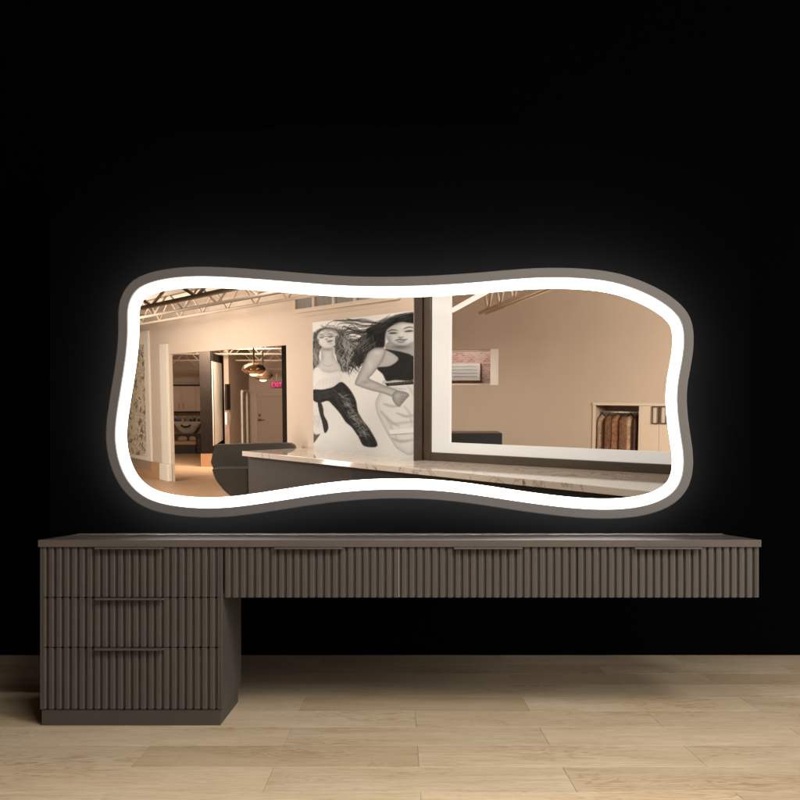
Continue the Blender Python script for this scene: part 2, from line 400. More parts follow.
# ================================================================== the salon that the mirror reflects (it lies behind the camera, one floor step lower)
FZ = -0.9
def SY(W): return VE.y-W
WA = on_z(174, 482, FZ)
zt = at_w(171, 354, SY(0)-WA.y).z
WB = on_z(287, 345, zt)
W1 = Frame(WA, WB)
CEIL = 3.75
M['swall'] = mat('salon_wall_paint', (0.58, 0.475, 0.375), 0.75, var=0.02, vscale=1.2)
M['swhite'] = mat('salon_white_trim', (0.74, 0.68, 0.58), 0.6)
M['rwall'] = mat('warm_wall_paint', (0.47, 0.385, 0.30), 0.8, var=0.05, vscale=0.8)
M['hall'] = mat('hall_wall_paint', (0.48, 0.37, 0.29), 0.75, var=0.03)
M['darkwood'] = mat('dark_brown_wood', (0.016, 0.011, 0.008), 0.6, var=0.15, vscale=8, spec=0.15)
M['darkframe'] = mat('bronze_frame', (0.085, 0.065, 0.048), 0.4, var=0.08)
M['band'] = mat('lit_white_band', (0.5, 0.5, 0.48), 0.5, emit=(1, 0.97, 0.92), estr=0.42)
M['tan'] = mat('tan_wood', (0.50, 0.29, 0.155), 0.45, var=0.1, vscale=5)
M['beam'] = mat('cream_steel', (0.60, 0.50, 0.39), 0.6)
M['deck'] = mat('ceiling_deck', (0.52, 0.42, 0.32), 0.8, var=0.1)
M['sofa'] = mat('grey_green_leather', (0.085, 0.084, 0.074), 0.42, var=0.08, vscale=4)
M['desk'] = mat('desk_front_brown', (0.066, 0.056, 0.049), 0.6, var=0.05, spec=0.2)
M['desk2'] = mat('desk_front_grey', (0.045, 0.044, 0.045), 0.6, var=0.05, spec=0.2)
M['blackbox'] = mat('black_cabinet', (0.03, 0.03, 0.032), 0.35)
M['gloss_white'] = mat('gloss_cabinet', (0.66, 0.52, 0.44), 0.12)
M['porcelain'] = mat('porcelain', (0.72, 0.66, 0.58), 0.2)
M['chair'] = mat('dark_leather', (0.028, 0.022, 0.02), 0.45, var=0.1)
M['cushion'] = mat('tan_cushion', (0.40, 0.27, 0.17), 0.6)
M['metal'] = mat('dark_steel', (0.09, 0.08, 0.07), 0.35, metal=0.8)
M['bronze'] = mat('smoked_glass_shell', (0.42, 0.27, 0.17), 0.12, metal=0.85)
M['bulb'] = mat('warm_bulb', (0.8, 0.7, 0.5), 0.5, emit=(1, 0.72, 0.42), estr=5.0)
M['exit_face'] = mat('exit_face', (0.06, 0.01, 0.02), 0.6, emit=(0.75, 0.01, 0.16), estr=0.10)
M['exit_letter'] = mat('exit_letter', (0.5, 0.05, 0.1), 0.5, emit=(1.0, 0.04, 0.26), estr=1.2)
M['grille'] = mat('transom_glass', (0.21, 0.19, 0.165), 0.4, var=0.25, vscale=12)
M['sfloor'] = oak('salon_oak', (1.15, 0.97, 0.85), rough=0.4)

def marble():
    m = mat('cream_marble', (0.78, 0.71, 0.63), 0.06); N = m.node_tree.nodes; L = m.node_tree.links; b = N['Principled BSDF']
    tc = N.new('ShaderNodeTexCoord')
    n = N.new('ShaderNodeTexNoise'); n.inputs['Scale'].default_value = 1.1; n.inputs['Detail'].default_value = 8; n.inputs['Distortion'].default_value = 0.9
    L.new(tc.outputs['Object'], n.inputs['Vector'])
    r = ramp(N, [(0.0, (0.74, 0.67, 0.58)), (0.488, (0.78, 0.71, 0.63)), (0.50, (0.50, 0.43, 0.36)), (0.512, (0.78, 0.71, 0.63))]); L.new(n.outputs['Fac'], r.inputs[0])
    n2 = N.new('ShaderNodeTexNoise'); n2.inputs['Scale'].default_value = 5; n2.inputs['Detail'].default_value = 5; L.new(tc.outputs['Object'], n2.inputs['Vector'])
    r2 = ramp(N, [(0.66, (0,)*3), (0.74, (1,)*3)]); L.new(n2.outputs['Fac'], r2.inputs[0])
    x = N.new('ShaderNodeMix'); x.data_type = 'RGBA'; L.new(r2.outputs[0], x.inputs[0]); L.new(r.outputs[0], x.inputs[6]); x.inputs[7].default_value = (0.22, 0.18, 0.15, 1)
    L.new(x.outputs[2], b.inputs['Base Color']); return m
M['marble'] = marble()
def floral():
    m = mat('floral_print', (0.5, 0.4, 0.3), 0.6); N = m.node_tree.nodes; L = m.node_tree.links; b = N['Principled BSDF']
    tc = N.new('ShaderNodeTexCoord')
    def nz(s, d=3):
        n = N.new('ShaderNodeTexNoise'); n.inputs['Scale'].default_value = s; n.inputs['Detail'].default_value = d; n.inputs['Distortion'].default_value = 0.6
        L.new(tc.outputs['Object'], n.inputs['Vector']); return n
    base = ramp(N, [(0.3, (0.50, 0.36, 0.22)), (0.7, (0.66, 0.53, 0.36))]); L.new(nz(1.2).outputs['Fac'], base.inputs[0])
    def over(a, fac, col):
        x = N.new('ShaderNodeMix'); x.data_type = 'RGBA'; L.new(fac, x.inputs[0]); L.new(a, x.inputs[6]); x.inputs[7].default_value = (*col, 1); return x.outputs[2]
    l = ramp(N, [(0.53, (0,)*3), (0.57, (1,)*3)]); L.new(nz(4.5, 5).outputs['Fac'], l.inputs[0]); c = over(base.outputs[0], l.outputs[0], (0.20, 0.19, 0.13))
    v = N.new('ShaderNodeTexVoronoi'); v.inputs['Scale'].default_value = 13; L.new(tc.outputs['Object'], v.inputs['Vector'])
    a = ramp(N, [(0.30, (1,)*3), (0.38, (0,)*3)]); L.new(v.outputs['Distance'], a.inputs[0])
    g = ramp(N, [(0.40, (0,)*3), (0.46, (1,)*3)]); L.new(nz(2.1, 2).outputs['Fac'], g.inputs[0])
    mm = N.new('ShaderNodeMath'); mm.operation = 'MULTIPLY'; L.new(a.outputs[0], mm.inputs[0]); L.new(g.outputs[0], mm.inputs[1])
    c = over(c, mm.outputs[0], (0.80, 0.77, 0.70)); L.new(c, b.inputs['Base Color']); return m
M['floral'] = floral()
def inkmat(name, dark, light, scale, lo, hi, dist=1.5, stretch=(1, 1, 1)):   # monochrome print with soft streaks
    m = mat(name, dark, 0.75, spec=0.08); N = m.node_tree.nodes; L = m.node_tree.links; b = N['Principled BSDF']
    tc = N.new('ShaderNodeTexCoord'); mp_ = N.new('ShaderNodeMapping'); mp_.inputs['Scale'].default_value = stretch; L.new(tc.outputs['Object'], mp_.inputs[0])
    n = N.new('ShaderNodeTexNoise'); n.inputs['Scale'].default_value = scale; n.inputs['Detail'].default_value = 4; n.inputs['Distortion'].default_value = dist
    L.new(mp_.outputs[0], n.inputs['Vector']); r = ramp(N, [(lo, dark), (hi, light)]); L.new(n.outputs['Fac'], r.inputs[0]); L.new(r.outputs[0], b.inputs['Base Color']); return m
def gr(v): return (v*0.96, v*0.98, v*0.96)
M['p_bg'] = inkmat('print_backdrop', gr(0.52), gr(0.66), 0.9, 0.3, 0.7, 0.2)
M['p_skin'] = inkmat('print_skin', gr(0.40), gr(0.66), 2.2, 0.35, 0.65, 0.3)

# ---- shell of the salon
bm = bmesh.new(); bx(bm, -12, 12, SY(40), -4.63, FZ-0.1, FZ)
tag(link('salon_floor', bm, M['sfloor']), kind='structure')
bm = bmesh.new(); bx(bm, -12, 12, SY(27), SY(10.5), CEIL, CEIL+0.1)
tag(link('salon_ceiling', bm, M['deck']), kind='structure')
s_l = W1.px(40, 420)[0]; o0 = W1.px(171, 420)[0]; o1 = W1.px(286.8, 400)[0]; s_r = W1.px(413.9, 400, 0.06)[0]
bm = bmesh.new()
W1.bx(bm, s_l, o0, FZ, CEIL, -0.07, 0); W1.bx(bm, o0, o1, zt, CEIL, -0.07, 0); W1.bx(bm, o1, s_r, FZ, CEIL, -0.07, 0)
sw = tag(link('salon_wall', bm, M['swall']), kind='structure')
# pilaster with plinth, baseboard
pil = empty('pilaster', W1.pt(W1.px(166, 480)[0], FZ), 'cream pilaster with square plinth left of the hall opening', 'pilaster')
p0 = W1.px(159.5, 430, 0.1)[0]; p1 = W1.px(168.5, 430, 0.06)[0]
W1.box('shaft', p0, p1, FZ+0.42, zt+0.25, 0.001, 0.06, M['swhite'], pil, 0.01)
W1.box('plinth', p0-0.04, p1+0.04, FZ, FZ+0.42, 0.001, 0.12, M['swhite'], pil, 0.02)
bb_ = W1.box('baseboard', s_l, p0-0.05, FZ, FZ+0.40, 0.001, 0.05, M['tan'])
tag(bb_, 'tan wooden baseboard below the floral panel', 'baseboard')
fl = empty('floral_panel', W1.pt(W1.px(120, 460)[0], FZ+0.7), 'tall floral print with white blossoms in a white frame', 'picture')
a0 = W1.px(70, 400)[0]; a1 = W1.px(146, 400, .03)[0]; a2 = W1.px(149.3, 400, .05)[0]
fz1 = W1.px(147, 344, .03)[1]; fz0 = W1.px(147, 457, .03)[1]; fw = a2-a1
W1.box('print', a0, a1, fz0, fz1, 0.001, 0.03, M['floral'], fl)
for n_, q in (('top', (a0-fw, a2, fz1, fz1+fw)), ('bottom', (a0-fw, a2, fz0-fw, fz0)), ('right', (a1, a2, fz0, fz1)), ('left', (a0-fw, a0, fz0, fz1))):
    W1.box('frame_bar', *q, 0.001, 0.05, M['swhite'], fl)

# ---- poster of two models on a raised panel
pan = W1.box('poster_panel', W1.px(300, 380, .05)[0], s_r-0.001, FZ, W1.px(310, 316.5, .05)[1], 0.001, 0.05, M['swall'], None, 0.004)
W1.box('end_trim', s_r+0.001, s_r+0.02, FZ, CEIL-0.01, -0.075, 0.068, M['darkframe'], pan)
tag(pan, 'raised beige wall panel carrying the large black and white poster', 'panel')
q0 = W1.px(313, 380, .06)[0]; q1 = s_r-0.002; qz1 = W1.px(313, 322.3, .06)[1]; qz0 = 0.15
pos = W1.box('fashion_poster', q0, q1, qz0, qz1, 0.051, 0.060, M['p_bg'])
tag(pos, 'large black and white fashion poster of two women with windblown hair', 'poster')
# the poster is one sheet; its monochrome print is painted per vertex from traced outlines
import numpy as np
rng = np.random.default_rng(5)
NX, NZ = 250, 330
ga, gz = np.meshgrid(np.linspace(q0+0.004, q1-0.004, NX), np.linspace(qz0+0.004, qz1-0.004, NZ))
K0 = 0.0606
PX = W1.O.x+W1.u.x*ga+W1.n.x*K0; PY = W1.O.y+W1.u.y*ga+W1.n.y*K0; PZ = gz
dd = (PX-MC.x)*MN.x+(PY-MC.y)*MN.y+(PZ-MC.z)*MN.z
rx, ry, rz_ = PX-2*dd*MN.x, PY-2*dd*MN.y, PZ-2*dd*MN.z
IX = CX+F*rx/(ry-EYE.y); IY = HY-F*(rz_-EYE.z)/(ry-EYE.y)      # where each vertex shows in the photograph
V = 0.93-0.08*(IY-310)/140+0.02*np.sin(IX*0.09+IY*0.05)
def conv(pts, zm):
    ox, oy, sc = (305, 310, 60/343) if zm == 'A' else (350, 305, 66/364)
    return [(ox+x*sc, oy+y*sc) for x, y in pts]
def segd(P, x, y, closed):
    P = np.array(P); Q = np.roll(P, -1, 0) if closed else P[1:]; A = P if closed else P[:-1]
    best = np.full(x.shape, 1e9); ins = np.zeros(x.shape, bool); par = np.zeros(x.shape); n = len(A)
    for i, ((ax, ay), (bx_, by_)) in enumerate(zip(A, Q)):
        vx_, vy_ = bx_-ax, by_-ay; L2 = vx_*vx_+vy_*vy_+1e-9
        t = np.clip(((x-ax)*vx_+(y-ay)*vy_)/L2, 0, 1)
        d = np.hypot(x-ax-t*vx_, y-ay-t*vy_); m = d < best
        best[m] = d[m]; par[m] = ((i+t)/n)[m]
        if closed and ay != by_: ins ^= ((ay > y) != (by_ > y)) & (x < (bx_-ax)*(y-ay)/(by_-ay)+ax)
    return best, ins, par
def window(P, m):
    P = np.array(P); w = (IX > P[:, 0].min()-m) & (IX < P[:, 0].max()+m) & (IY > P[:, 1].min()-m) & (IY < P[:, 1].max()+m); return w
def nz(x, y, s, seed):
    r = np.random.default_rng(seed); o = 0
    for k in range(6):
        a = r.uniform(0, 6.28); f = s*(0.6+0.35*k); o = o+np.sin(f*(x*np.cos(a)+y*np.sin(a))+r.uniform(0, 6))/(1+0.4*k)
    return o/3.0
def fill(pts, val, zm, soft=0.45, edge=0.0, ew=3.0, gx=0.0, gy=0.0, tex=0.0, ts=1.0, sm=True):
    P = conv(pts, zm)
    if sm: P = spline(P, 4)
    w = window(P, 3)
    if not w.any(): return
    x, y = IX[w], IY[w]; d, ins, _ = segd(P, x, y, True); s = np.where(ins, d, -d)
    al = np.clip(0.5+s/(2*soft), 0, 1); c = np.mean(P, 0)
    v = val-edge*np.exp(-np.maximum(s, 0)/ew*1.6)+gx*(x-c[0])/20+gy*(y-c[1])/20+tex*nz(x, y, ts, int(abs(val)*1000)+len(pts))
    V[w] = V[w]*(1-al)+v*al
def brush(pts, width, val, zm, alpha=1.0, soft=0.5, taper=True):
    P = spline(conv(pts, zm), 4, False); w = window(P, width+2)
    if not w.any(): return
    d, _, t = segd(P, IX[w], IY[w], False)
    r = width*0.5*(np.sin(np.pi*np.clip(0.12+0.8*t, 0, 1)) if taper else 1.0)
    al = alpha*np.clip(0.5+(r-d)/(2*soft), 0, 1); V[w] = V[w]*(1-al)+val*al
def blob(x0, y0, a, b, val, zm, alpha=0.6):
    (cx, cy), = conv([(x0, y0)], zm); sc = 60/343
    q = ((IX-cx)/(a*sc))**2+((IY-cy)/(b*sc))**2; al = alpha*np.exp(-q*1.2); V[:] = V*(1-al)+val*al
def locks(x0, y0, n, dx, dy, amp, spread, lo, hi, w0, zm, al=0.85):
    for _ in range(n):
        ax = x0+rng.uniform(-spread, spread); ay = y0+rng.uniform(-spread, spread)*0.7; ph = rng.uniform(0, 6); fq = rng.uniform(0.9, 1.6); L_ = rng.uniform(0.6, 1.15)
        brush([(ax+dx*L_*t/6+amp*math.sin(ph+t*fq), ay+dy*L_*t/6+amp*0.5*math.cos(ph+t*fq)) for t in range(7)], rng.uniform(0.5, 1.0)*w0, rng.uniform(lo, hi), zm, al, 0.35)
# --- windblown hair of both, behind the figures
for q in range(34):
    y_ = rng.uniform(70, 240); e = rng.uniform(-150, -20)
    brush([(230, 84+q*1.2), (150, 84+0.5*(y_-60)+rng.uniform(-8, 8)), (70, y_*0.9+20+rng.uniform(-14, 14)), (10, y_+rng.uniform(-20, 20)), (e*0.7, y_+rng.uniform(-26, 22)), (e, y_+rng.uniform(-34, 26))], rng.uniform(0.5, 1.5), rng.uniform(0.10, 0.38), 'B', 0.8, 0.4)
# --- left figure
fill([(46, 150), (60, 124), (90, 106), (130, 100), (175, 106), (212, 122), (236, 150), (250, 190), (266, 235), (280, 275), (280, 310), (262, 330), (240, 352), (212, 350), (192, 336), (190, 310), (182, 270), (170, 240), (165, 212), (110, 215), (86, 230), (78, 265), (84, 300), (70, 325), (58, 345), (46, 342)], 0.36, 'A', 1.0, tex=0.10, ts=1.6)
locks(215, 165, 46, 60, 165, 17, 34, 0.14, 0.34, 1.1, 'A'); locks(222, 160, 34, 56, 170, 17, 34, 0.5, 0.74, 0.7, 'A'); locks(208, 240, 30, 40, 110, 15, 30, 0.12, 0.40, 1.0, 'A'); locks(215, 240, 16, 40, 110, 15, 26, 0.55, 0.78, 0.6, 'A')
locks(60, 190, 30, -4, 140, 9, 14, 0.16, 0.4, 0.9, 'A'); locks(60, 200, 16, -4, 130, 9, 14, 0.5, 0.72, 0.6, 'A')
fill([(98, 205), (156, 204), (162, 250), (180, 290), (203, 322), (206, 352), (185, 352), (150, 358), (100, 354), (66, 332), (92, 285)], 0.80, 'A', 0.6, 0.14, 2.0)
blob(128, 224, 34, 12, 0.50, 'A', 0.75); blob(100, 262, 10, 34, 0.6, 'A', 0.4); blob(158, 262, 9, 30, 0.62, 'A', 0.4); brush([(104, 312), (130, 322), (160, 312)], 0.7, 0.62, 'A', 0.6)
fill([(68, 158), (82, 128), (112, 110), (150, 109), (180, 123), (194, 146), (194, 168), (182, 192), (160, 211), (128, 220), (100, 212), (77, 190)], 0.86, 'A', 0.6, 0.16, 1.6, gx=-0.06)
blob(94, 154, 15, 7, 0.56, 'A', 0.7); blob(147, 149, 16, 7, 0.56, 'A', 0.7); blob(184, 175, 10, 26, 0.55, 'A', 0.6); blob(124, 166, 7, 6, 0.62, 'A', 0.7); blob(145, 194, 16, 5, 0.66, 'A', 0.6)
brush([(82, 157), (94, 159), (108, 156)], 0.7, 0.24, 'A', 0.9); brush([(134, 153), (147, 155), (161, 149)], 0.7, 0.24, 'A', 0.9); brush([(78, 146), (94, 140), (110, 144)], 0.5, 0.42, 'A', 0.8); brush([(130, 140), (148, 134), (166, 138)], 0.5, 0.42, 'A', 0.8)
brush([(125, 182), (142, 177), (162, 174)], 1.3, 0.36, 'A', 0.9); brush([(132, 186), (146, 184), (156, 180)], 0.8, 0.5, 'A', 0.8); brush([(116, 168), (124, 171), (131, 167)], 0.5, 0.4, 'A', 0.8)
locks(120, 112, 26, 70, 20, 6, 44, 0.3, 0.6, 0.6, 'A', 0.6); locks(186, 150, 14, 6, 80, 8, 8, 0.25, 0.55, 0.8, 'A'); locks(70, 165, 10, -2, 70, 6, 6, 0.3, 0.5, 0.7, 'A')
fill([(46, 350), (74, 326), (100, 348), (140, 358), (185, 350), (206, 356), (202, 402), (150, 442), (90, 458), (46, 458)], 0.90, 'A', 0.5, 0.07, 3, gx=-0.03)
for q in range(7): brush([(60+q*20, 452-q*8), (70+q*19, 420-q*6), (90+q*15, 396-q*3)], 1.2, 0.76, 'A', 0.5, 1.0)
fill([(46, 688), (92, 703), (60, 748), (46, 765)], 0.42, 'A', 0.5, 0.1, sm=False)
fill([(46, 528), (76, 540), (86, 590), (102, 640), (116, 690), (90, 708), (46, 694)], 0.86, 'A', 0.8)
locks(70, 600, 60, 6, 60, 6, 34, 0.62, 0.95, 0.5, 'A', 0.6)
fill([(72, 520), (92, 530), (104, 565), (108, 600), (128, 640), (132, 680), (112, 702), (98, 640), (82, 585)], 0.24, 'A', 0.5, 0.06, 1)
fill([(46, 457), (100, 455), (160, 440), (204, 411), (236, 430), (268, 470), (292, 520), (303, 580), (332, 632), (373, 686), (415, 776), (338, 778), (306, 727), (268, 672), (232, 640), (200, 592), (160, 546), (130, 520), (90, 530), (60, 525), (46, 510)], 0.19, 'A', 0.5, -0.07, 1.0, tex=0.05, ts=1.3)
for q in range(95):
    t = rng.uniform(0, 1); cx = 195+t*150+rng.uniform(-24, 24); cy = 470+t*240+rng.uniform(-16, 16); a = rng.uniform(-0.6, 1.3)
    l = rng.uniform(8, 26); brush([(cx-l*math.cos(a), cy-l*math.sin(a)), (cx+rng.uniform(-4, 4), cy+rng.uniform(-4, 4)), (cx+l*math.cos(a), cy+l*math.sin(a))], rng.uniform(0.4, 0.9), rng.uniform(0.36, 0.80), 'A', 0.65, 0.45)
brush([(225, 470), (262, 560), (300, 640), (352, 740)], 1.6, 0.46, 'A', 0.45, 1.0); brush([(176, 500), (214, 560), (260, 630), (310, 700)], 1.2, 0.36, 'A', 0.5, 0.8)
for q in range(8): brush([(52, 466+q*7), (100, 466+q*6), (150, 456+q*6), (196, 432+q*8)], 0.6, 0.40, 'A', 0.35, 0.6)
# --- right figure
fill([(96, 128), (150, 104), (200, 84), (248, 60), (300, 48), (360, 44), (360, 116), (300, 96), (250, 105), (215, 130), (196, 170), (194, 205), (184, 236), (130, 240), (98, 268), (72, 306), (56, 336), (34, 330), (22, 300), (30, 262), (52, 226), (84, 190), (92, 158)], 0.14, 'B', 1.2, tex=0.05, ts=1.5)
locks(120, 170, 60, -80, 130, 13, 42, 0.07, 0.20, 1.0, 'B'); locks(110, 190, 30, -74, 130, 13, 40, 0.30, 0.52, 0.5, 'B'); locks(250, 80, 30, -120, 60, 6, 36, 0.08, 0.36, 0.7, 'B'); locks(70, 270, 30, -40, 70, 12, 30, 0.08, 0.3, 0.9, 'B')
locks(320, 60, 16, -70, 14, 3, 26, 0.2, 0.4, 0.5, 'B')
fill([(216, 200), (300, 214), (360, 210), (360, 300), (300, 266), (200, 246)], 0.62, 'B', 0.5, 0.08, 2); blob(276, 232, 56, 14, 0.34, 'B', 0.75)
fill([(195, 245), (240, 268), (268, 298), (225, 336), (150, 348), (180, 290)], 0.70, 'B', 0.5, 0.1, 2)
fill([(196, 156), (212, 128), (248, 107), (300, 98), (360, 110), (360, 190), (334, 212), (292, 224), (246, 216), (208, 194)], 0.78, 'B', 0.6, 0.2, 2.0, gx=0.05)
blob(238, 154, 24, 9, 0.42, 'B', 0.65); blob(326, 143, 24, 9, 0.42, 'B', 0.65); blob(278, 178, 18, 6, 0.50, 'B', 0.65); blob(216, 186, 16, 24, 0.50, 'B', 0.55); blob(284, 210, 30, 5, 0.55, 'B', 0.6); blob(300, 118, 30, 12, 0.88, 'B', 0.5); blob(284, 160, 5, 14, 0.9, 'B', 0.5)
brush([(208, 147), (234, 137), (264, 141)], 1.0, 0.18, 'B', 0.9); brush([(296, 131), (324, 122), (352, 126)], 1.0, 0.18, 'B', 0.9); brush([(216, 156), (238, 155), (260, 155)], 1.1, 0.12, 'B', 0.95, 0.4); brush([(302, 147), (326, 144), (350, 143)], 1.1, 0.12, 'B', 0.95, 0.4)
brush([(248, 196), (272, 191), (292, 192), (318, 189)], 1.4, 0.30, 'B', 0.9); brush([(258, 202), (284, 204), (308, 196)], 1.5, 0.44, 'B', 0.85); brush([(266, 178), (280, 181), (294, 175)], 0.6, 0.3, 'B', 0.8)
fill([(194, 446), (360, 434), (360, 800), (270, 800), (225, 742), (190, 682), (152, 602), (140, 542), (156, 500)], 0.85, 'B', 0.5, 0.16, 4)
for p_, wd_, v_ in (([(185, 545), (230, 558), (280, 556)], 2.4, 0.62), ([(170, 585), (220, 640), (270, 668)], 2.6, 0.62), ([(258, 596), (310, 614), (356, 606)], 2.2, 0.6), ([(232, 655), (290, 650), (356, 640)], 2, 0.66), ([(236, 736), (280, 752), (346, 744)], 2.6, 0.58), ([(200, 470), (250, 462), (310, 464)], 1.6, 0.66), ([(300, 560), (330, 600), (340, 660)], 2.4, 0.7), ([(200, 620), (236, 690), (262, 740)], 2.4, 0.7), ([(320, 450), (336, 470), (350, 500)], 2, 0.68)): brush(p_, wd_, v_, 'B', 0.7, 1.2)
fill([(212, 688), (360, 670), (360, 708), (220, 716)], 0.90, 'B', 0.5, 0.08, 1, sm=False); brush([(216, 716), (290, 712), (358, 706)], 0.9, 0.55, 'B', 0.8)
fill([(200, 410), (360, 400), (360, 424), (195, 438)], 0.74, 'B', 0.5)
fill([(193, 432), (360, 416), (360, 436), (205, 447)], 0.16, 'B', 0.4, sm=False)
for q in range(9): brush([(214+q*16, 437-q*1.6), (220+q*16, 436-q*1.6), (225+q*16, 436-q*1.6)], 0.7, 0.7, 'B', 0.7, 0.4)
fill([(192, 242), (360, 288), (360, 408), (250, 414), (202, 419), (180, 382), (148, 346), (220, 336), (266, 300), (240, 270)], 0.17, 'B', 0.5, -0.05, 1.5, tex=0.02, ts=0.6)
fill([(195, 243), (140, 238), (100, 264), (75, 320), (45, 385), (27, 432), (46, 447), (120, 472), (180, 486), (236, 504), (262, 472), (195, 446), (150, 426), (106, 405), (122, 385), (152, 346), (182, 300)], 0.74, 'B', 0.6, 0.26, 2.4)
blob(110, 330, 18, 34, 0.86, 'B', 0.5); blob(150, 262, 24, 14, 0.88, 'B', 0.5); blob(84, 426, 26, 10, 0.5, 'B', 0.5); blob(176, 455, 40, 7, 0.60, 'B', 0.45)
fill([(233, 500), (254, 474), (290, 476), (318, 486), (326, 500), (308, 520), (292, 540), (270, 560), (252, 548), (238, 528)], 0.62, 'B', 0.6, 0.18, 2)
for q in range(3): brush([(276-q*4, 504+q*15), (296-q*5, 506+q*13), (318-q*14, 506+q*14)], 0.6, 0.40, 'B', 0.6, 0.6)
blob(262, 500, 18, 16, 0.78, 'B', 0.5)
V = np.clip(V+rng.normal(0, 0.010, V.shape), 0.03, 0.97)
lin = (np.clip(0.5+(V-0.5)*1.10, 0.02, 1)**2.2)*0.82
me = bpy.data.meshes.new('poster_print')
idx = np.arange(NX*NZ).reshape(NZ, NX)
fc = np.stack([idx[:-1, :-1], idx[:-1, 1:], idx[1:, 1:], idx[1:, :-1]], -1).reshape(-1, 4)
me.from_pydata(np.stack([PX, PY, PZ], -1).reshape(-1, 3).tolist(), [], fc.tolist())
ca = me.color_attributes.new('print', 'FLOAT_COLOR', 'POINT')
rgba = np.ones((NX*NZ, 4), np.float32); rgba[:, 0] = lin.ravel()*0.985; rgba[:, 1] = lin.ravel(); rgba[:, 2] = lin.ravel()*0.985
ca.data.foreach_set('color', rgba.ravel())
pm = mat('poster_ink', (0.5, 0.5, 0.5), 0.7, spec=0.1); an = pm.node_tree.nodes.new('ShaderNodeAttribute'); an.attribute_name = 'print'
pm.node_tree.links.new(an.outputs['Color'], pm.node_tree.nodes['Principled BSDF'].inputs['Base Color'])
me.materials.append(pm)
pr = bpy.data.objects.new('printed_picture', me); C.objects.link(pr); pr.parent = pos

# ---- row of small transom panes above the poster
tr = empty('transom_window', W1.pt(W1.px(330, 300)[0], W1.px(330, 308)[1]), 'row of grey transom panes high above the poster', 'window')
tz1 = W1.px(303, 296.5, .03)[1]; tz0 = W1.px(303, 308.5, .03)[1]
edges_ = [295, 314, 334, 355.5, 377, 399]
ss = [W1.px(e, 300, .03)[0] for e in edges_]
W1.box('frame_bar', ss[0], ss[-1], tz1, tz1+0.07, 0.001, 0.05, M['beam'], tr); W1.box('frame_bar', ss[0], ss[-1], tz0-0.07, tz0, 0.001, 0.05, M['beam'], tr)
for a, b in zip(ss, ss[1:]):
    W1.box('pane', a+0.04, b-0.04, tz0, tz1, 0.001, 0.015, M['grille'], tr)
for a in ss: W1.box('mullion', a-0.04, a+0.04, tz0, tz1, 0.002, 0.05, M['beam'], tr)

# ---- roof trusses in front of the wall
def truss(label, k, y_lo, y_hi, x_ref, xs0, xs1, step):
    zl = W1.px(x_ref, y_lo, k)[1]; zh = W1.px(x_ref, y_hi, k)[1]
    a = W1.px(xs0, 310, k)[0]; b = W1.px(xs1, 310, k)[0]
    t = empty('roof_truss', W1.pt((a+b)/2, zl, k), label, 'truss', 'cream roof trusses')
    bm = bmesh.new(); tube(bm, [W1.pt(a, zl, k), W1.pt(b, zl, k)], 0.025, 8); link('bottom_chord', bm, M['beam'], t)
    bm = bmesh.new(); W1.bx(bm, a, b, zh-0.04, zh+0.04, k-0.04, k+0.04); link('top_chord', bm, M['beam'], t)
    n = int((b-a)/step)
    for i in range(n):
        x0 = a+(b-a)*i/n; x1 = a+(b-a)*(i+1)/n
        if i % 2: x0, x1 = x1, x0
        bm = bmesh.new(); tube(bm, [W1.pt(x0, zl, k), W1.pt(x1, zh, k)], 0.018, 6); link('web_bar', bm, M['beam'], t)
    return t
truss('cream roof truss with zigzag bars nearest the salon wall', 1.0, 320, 300, 165, 60, 415, 0.62)
truss('second cream roof truss farther from the wall', 2.6, 313, 294, 165, 40, 400, 0.7)
truss('third cream roof truss, the highest in the mirror', 4.4, 303, 283, 165, 20, 330, 0.7)
for i, s_ in enumerate([s_l+0.6+0.65*j for j in range(15)]):
    j = W1.box('ceiling_joist', s_-0.04, s_+0.04, CEIL-0.16, CEIL-0.001, 0.02, 7.0, M['beam'])
    tag(j, 'cream ceiling joist running out from the salon wall above the trusses', 'joist', 'cream ceiling joists')

# ---- hall behind the opening
def FR(W): return Frame(at_w(100, 400, W), at_w(300, 400, W))
H = FR(36)
hw = H.box('hall_wall', H.px(120, 400)[0], H.px(300, 400)[0], FZ, 3.2, -0.2, 0, M['hall']); tag(hw, kind='structure')
hc = H.box('hall_ceiling', H.px(120, 400)[0], H.px(300, 400)[0], 3.2, 3.3, -0.2, 11.0, M['deck']); tag(hc, kind='structure')
cab = empty('wall_cabinet', H.pt(H.px(187, 411)[0], H.px(187, 411)[1]), 'glossy pale wall cabinet with slim handles seen through the opening', 'cabinet')
H.pbox('carcass', 165, 386, 201, 411.5, 0.001, 0.35, M['gloss_white'], cab)
H.pbox('top_trim', 164, 384.6, 201.5, 386, 0.001, 0.40, M['darkwood'], cab)
H.pbox('bottom_trim', 164, 411.5, 201.5, 412.7, 0.001, 0.40, M['darkwood'], cab)
for x0, x1 in ((165, 172.2), (172.6, 181.2), (181.6, 195.4), (195.8, 201)):
    d_ = H.pbox('door', x0, 386.4, x1, 411, 0.351, 0.38, M['gloss_white'], cab, 0.004)
    if x1 < 198: 
        hx = x1-2.2 if x0 < 181 else x0+1.8
        H.pbox('handle', hx-0.45, 403, hx+0.45, 409, 0.381, 0.41, M['tan'], d_)
sh = H.pbox('bottle_shelf', 160, 421.6, 201, 423.2, 0.001, 0.35, M['porcelain']); tag(sh, 'narrow white shelf of bottles under the wall cabinet', 'shelf')
